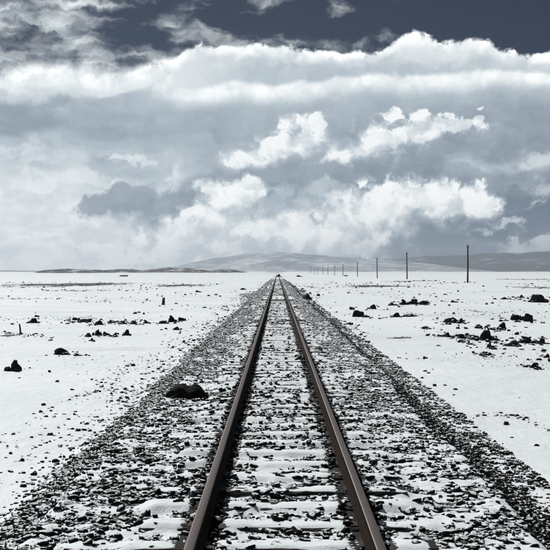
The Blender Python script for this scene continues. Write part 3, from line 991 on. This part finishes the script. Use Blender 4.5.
G_L, G_R = 'black rocks on the snow left of the track', 'black rocks on the snow right of the track'
ROCKS = [
    # left of the track
    (16, 371, 19, 15, 'block', 1, 'largest blocky black rock on the far left, lowest of the left rocks', G_L),
    (63, 354, 21, 9, 'slab', 2, 'pointed low rock with snow on its left face, right of the blocky black rock', G_L),
    (77, 355.5, 9, 3.5, 'slab', 4, 'flat dark flake of rock trailing right of the pointed low rock', G_L),
    (33, 322.5, 13, 6.5, 'block', 3, 'lone rounded rock above the leaning post on the far left', G_L),
    (76, 320, 8, 4, 'slab', 5, 'leftmost small rock of the dark row in the left middle ground', G_L),
    (84, 322, 13, 4.5, 'slab', 6, 'long flat rock second from left in the dark left row', G_L),
    (99, 324.5, 9, 6, 'block', 7, 'squat rock in the middle of the dark left row', G_L),
    (112, 322, 10, 4, 'slab', 8, 'thin flat rock near the right end of the dark left row', G_L),
    (123.5, 323, 7, 5, 'block', 9, 'rock at the right end of the dark left row', G_L),
    (133, 323, 9, 5, 'slab', 10, 'rock just right of the dark left row, beside a round one', G_L),
    (146, 322, 8, 4.5, 'lump', 11, 'round rock standing alone right of the dark left row', G_L),
    (87.5, 336.5, 7, 5, 'block', 12, 'small rock left of the wedge rock, below the dark left row', G_L),
    (92, 340, 5, 4, 'block', 13, 'smallest lowest rock under the wedge rock on the left', G_L),
    (97, 335, 9, 8, 'peak', 14, 'wedge-shaped rock below the dark left row', G_L),
    (105, 334.5, 9, 4.5, 'slab', 15, 'low rock joined to the right of the wedge rock', G_L),
    (115, 335.5, 6, 5, 'block', 16, 'little rock right of the wedge rock group', G_L),
    (126.5, 334.5, 9, 8, 'block', 17, 'upright dark rock between the wedge rock group and the track', G_L),
    (172, 321, 9.5, 8.5, 'peak', 18, 'tooth-shaped pointed rock left of the track, beside a round one', G_L),
    (182, 320, 7.5, 5, 'lump', 19, 'round rock right of the tooth-shaped pointed rock', G_L),
    (162, 322.5, 9, 4, 'slab', 20, 'flat rock left of the tooth-shaped pointed rock', G_L),
    (176.5, 329, 7, 4.5, 'block', 21, 'small dark rock below the tooth-shaped pointed rock', G_L),
    (197.5, 292.4, 7, 2.6, 'slab', 22, 'far low rock above the tooth-shaped rock, left of the track', G_L),
    (243.5, 289.4, 7, 2.6, 'slab', 23, 'far flat rock close to the left edge of the ballast', G_L),
    (66, 352, 1, 1, None, 0, '', ''),
    # right of the track
    (307, 299.5, 10, 8, 'lump', 24, 'shaggy dark clump at the right ballast edge, close to the rails', G_R),
    (295.5, 301, 5, 4, 'lump', 25, 'dark lump on the ballast just right of the right rail', G_R),
    (352, 309.5, 5, 4, 'lump', 26, 'small round rock above the first rock right of the ballast', G_R),
    (358, 316.5, 12, 8, 'peak', 27, 'first sizeable rock right of the ballast, peaked and black', G_R),
    (366, 317, 8, 3.5, 'slab', 28, 'flat rock at the right foot of the peaked black rock', G_R),
    (373, 309, 11.5, 6, 'block', 29, 'smooth dark rock up and right of the peaked black rock', G_R),
    (392, 306, 10, 5, 'block', 30, 'rock at the left end of the heap of rocks near the second pole', G_R),
    (396, 317, 12, 6, 'block', 31, 'isolated wide rock below the heap near the second pole', G_R),
    (404, 305.5, 10, 7, 'peak', 32, 'rock in the heap near the second pole, left of its peak', G_R),
    (413, 305, 11, 7.5, 'block', 33, 'highest rock of the heap near the second pole', G_R),
    (423, 305.5, 9, 5.5, 'slab', 34, 'rock at the right end of the heap near the second pole', G_R),
    (410, 317, 15, 4, 'slab', 35, 'long low dark rock right of the isolated wide rock', G_R),
    (453, 302, 9.5, 3, 'slab', 36, 'low far rock between the heap and the nearest pole foot', G_R),
    (505, 298.5, 8, 3, 'slab', 37, 'low far rock left of the big dark heap at the right edge', G_R),
    (521, 297.5, 6, 4, 'block', 38, 'small rock touching the big dark heap at the right edge', G_R),
    (537, 301, 22, 10.5, 'block', 39, 'big dark heap of rock at the upper right edge of the plain', G_R),
    (516, 320, 14, 8, 'slab', 40, 'slanted slab pair-mate left of the tooth rock near the right edge', G_R),
    (528, 321.5, 9, 10, 'peak', 41, 'tooth rock beside the slanted slab near the right edge', G_R),
    (451, 322.5, 16, 7, 'block', 42, 'wide rock at the upper left of the large right cluster', G_R),
    (461, 322.5, 7, 6, 'block', 43, 'rock touching the wide one at the upper left of the right cluster', G_R),
    (426.5, 328, 11, 4, 'slab', 44, 'pale snow-dusted low rock left of the large right cluster', G_R),
    (447, 336, 8, 6.5, 'peak', 45, 'leftmost lower rock of the large right cluster', G_R),
    (461, 337, 11, 6, 'block', 46, 'low rock between the leftmost and the biggest of the right cluster', G_R),
    (472, 336, 8, 4, 'slab', 47, 'flat rock directly left of the biggest rock of the right cluster', G_R),
    (487, 338, 22, 14, 'block', 48, 'biggest craggy rock in the middle of the large right cluster', G_R),
    (479, 327, 10, 6, 'peak', 49, 'rock behind the biggest craggy rock of the right cluster', G_R),
    (502, 327.5, 12.5, 9, 'block', 50, 'dark rock up and right of the biggest craggy rock', G_R),
    (490, 347, 8, 9, 'block', 51, 'rock right below the biggest craggy rock of the right cluster', G_R),
    (512, 345, 18, 8.5, 'lump', 52, 'smooth black humped rock at the lower right of the large cluster', G_R),
    (527, 341, 20, 9, 'slab', 53, 'long arched rock behind the smooth black humped rock', G_R),
    (541, 342, 9, 7, 'block', 54, 'rock at the right end of the large right cluster', G_R),
    (469, 342.5, 5, 4, 'block', 55, 'small rock below the flat rock of the right cluster', G_R),
    (483.5, 355, 6.5, 5, 'block', 56, 'small rock alone below the large right cluster', G_R),
    (424.5, 358.5, 6, 3, 'lump', 57, 'little dark pebble-like rock alone on clean snow right of the ballast', G_R),
    (533.5, 368, 8, 7, 'peak', 58, 'small pointed rock alone at the lower right of the plain', G_R),
    (547, 356, 7, 5, 'block', 59, 'rock cut by the right edge below the large cluster', G_R),
    (299, 276.8, 7, 2.4, 'lump', 60, 'distant dark rock just right of where the track vanishes', G_R),
    (346, 276.8, 4, 1.6, 'lump', 61, 'tiny distant dark rock under the row of far poles', G_R),
    (123, 276.4, 9, 2.2, 'slab', 62, 'flat dark outcrop far off below the left hills', G_L),
]
for (px_, py_, w, h, kind, sd, lab, grp) in ROCKS:
    if kind: add_rock(px_, py_, w, h, lab, kind, sd, grp)
o = add_rock(278.5, 277.2, 6, 4, 'tiny black rock beside the rails at their vanishing point', 'block', 3, None, mat_bare, base=0.45)

# ---- two weathered posts left of the track
def post(px, py, hpx, rad, lean, label, splint):
    x, d = gp(px, py); z = float(ground_z(np.array([x]), np.array([d]))[0]); h = hpx * d / FPX
    r = np.random.default_rng(int(px)); V = []; F = []; n = 8
    zs = [-0.3, 0.0, h * 0.3, h * 0.6, h * 0.85, h]
    for i, zz in enumerate(zs):
        rr = rad * (1.15 - 0.35 * max(zz, 0) / h)
        for a in range(n):
            t = 2 * math.pi * a / n
            top = (r.uniform(-splint, 0) if i == len(zs) - 1 else 0)
            V.append((rr * math.cos(t) * r.uniform(.85, 1.1) + lean * zz, rr * math.sin(t) * r.uniform(.85, 1.1), zz + top))
    for i in range(len(zs) - 1):
        for a in range(n): F.append((i * n + a, i * n + (a + 1) % n, (i + 1) * n + (a + 1) % n, (i + 1) * n + a))
    F.append(tuple(range((len(zs) - 1) * n, len(zs) * n)))
    me = bpy.data.meshes.new('post'); me.from_pydata(V, [], F); me.materials.append(mat_pole)
    o = link('post', me); o.location = (x, d, z); o['label'] = label; o['category'] = 'post'
    return o


post(20.5, 334.5, 10.5, 0.035, -0.12, 'thin leaning wooden post on the far left of the snow', 0.05)
post(163.3, 304.5, 8.5, 0.11, 0.05, 'short thick dark stump standing left of the track', 0.25)

# ---- loose small stones scattered on the plain
def plain_stones():
    P, Sz = [], []
    r = np.random.default_rng(909)

    def addp(x, y, s):
        z = ground_z(x, y) + s * r.uniform(-0.3, 0.25, len(x)); P.append(np.stack([x, y, z], -1)); Sz.append(s)
    # beside the bed, thinning away from it
    for side, reach, n in ((-1, 1.5, 800), (1, 1.0, 450)):
        y = 6 + 120 * r.uniform(0, 1, n) ** 1.8
        x = side * ((L_TOE - 0.4 if side < 0 else R_TOE - 0.1) + reach * r.exponential(0.33, n))
        k = fbm(x * 0.8, y * 0.5, 3, 15) > 0.45
        addp(x[k], y[k], (0.016 + 0.045 * r.uniform(0, 1, k.sum()) ** 3) * (1 + y[k] / 70))
    # clumps over the plain
    n = 8500
    y = 14 + 230 * r.uniform(0, 1, n) ** 1.3; x = r.uniform(-1, 1, n) * (6 + y * 0.32)
    d = fbm(x * 0.16, y * 0.07, 4, 25, 0.6)
    k = (d > 0.60 + 0.06 * r.uniform(-1, 1, n)) & (np.abs(x) > 3.4)
    addp(x[k], y[k], (0.018 + 0.10 * r.uniform(0, 1, k.sum()) ** 5) * (1 + y[k] / 110))
    # a few strays everywhere
    n = 200
    y = 9 + 120 * r.uniform(0, 1, n) ** 1.5; x = r.uniform(-1, 1, n) * (4 + y * 0.3); k = np.abs(x) > 3.3
    addp(x[k], y[k], (0.02 + 0.04 * r.uniform(0, 1, k.sum()) ** 2) * (1 + y[k] / 120))
    # grit in the streaks
    for (x0, x1, y0, y1, w) in STREAKS:
        n = int(60 * w + (x1 - x0) * 0.9)
        yy_ = FPX * CAMZ / (r.uniform(y0, y1, n) - VY); xx = (r.uniform(x0, x1, n) - VX) / FPX * yy_
        addp(xx, yy_, (0.35 + 0.9 * r.uniform(0, 1, n) ** 3) * yy_ / FPX)
    # strings of stones, like old drainage edges
    for pts, n in (([(452, 419), (490, 414), (520, 419), (556, 433)], 150), ([(68, 399), (95, 392), (126, 389)], 70), ([(338, 320), (350, 324), (366, 336)], 60),
                   ([(160, 352), (180, 342), (200, 338)], 50), ([(284, 283), (300, 290), (318, 299)], 60), ([(0, 333), (24, 335), (52, 338)], 70), ([(500, 352), (530, 360), (556, 372)], 40),
                   ([(60, 322), (100, 322), (150, 319)], 90), ([(440, 331), (490, 340), (550, 336)], 110), ([(392, 305), (410, 304), (430, 305)], 50), ([(505, 297), (530, 299), (556, 298)], 50)):
        t = r.uniform(0, 1, n) * (len(pts) - 1); P2 = np.array(pts, float)
        qx = np.interp(t, np.arange(len(pts)), P2[:, 0]) + r.normal(0, 3, n); qy = np.interp(t, np.arange(len(pts)), P2[:, 1]) + r.normal(0, 1.1, n)
        dd = FPX * CAMZ / (qy - VY); xx = (qx - VX) / FPX * dd
        addp(xx, dd, dd / FPX * (0.5 + 2.2 * r.uniform(0, 1, n) ** 3))
    # rubble round the rocks
    for (px_, py_, w, h, kind, sd, lab, grp) in ROCKS:
        if not kind or py_ < 295: continue
        big_c = px_ > 435 and py_ > 315
        n = 30 if big_c else 12
        xx, dd = gp(px_, py_); k = dd / FPX
        x = xx + r.normal(0, w * 0.9 * k, n); y = dd + r.normal(0, w * 2.5 * k, n)
        addp(x, y, k * (0.4 + (3.2 if big_c else 2.0) * r.uniform(0, 1, n) ** 2))
    return np.concatenate(P), np.concatenate(Sz)


p_, s_ = plain_stones()
link('loose_stones', stones_mesh('loose_stones', p_, s_, tB, fB, seed=12), mat_rock, None, kind='stuff',
     label='small loose black stones strewn over the snow on both sides', category='stones')

# ================================================================ the air: thin haze over the whole plain
hz, hb = new_mat('thin_haze')
NT.nodes.clear()
hout = NT.nodes.new('ShaderNodeOutputMaterial')
pv = NT.nodes.new('ShaderNodeVolumePrincipled')
pv.inputs['Color'].default_value = (0.74, 0.85, 0.97, 1)
pv.inputs['Density'].default_value = 1.08e-4
pv.inputs['Anisotropy'].default_value = 0.45
NT.links.new(pv.outputs[0], hout.inputs['Volume'])
bm = bmesh.new(); bmesh.ops.create_cube(bm, size=1.0)
for v in bm.verts: v.co = Vector((v.co.x * 11600, v.co.y * 9200 + 4300, v.co.z * 225 + 93))
hm = bpy.data.meshes.new('haze'); bm.to_mesh(hm); bm.free()
link('haze', hm, hz, kind='stuff')
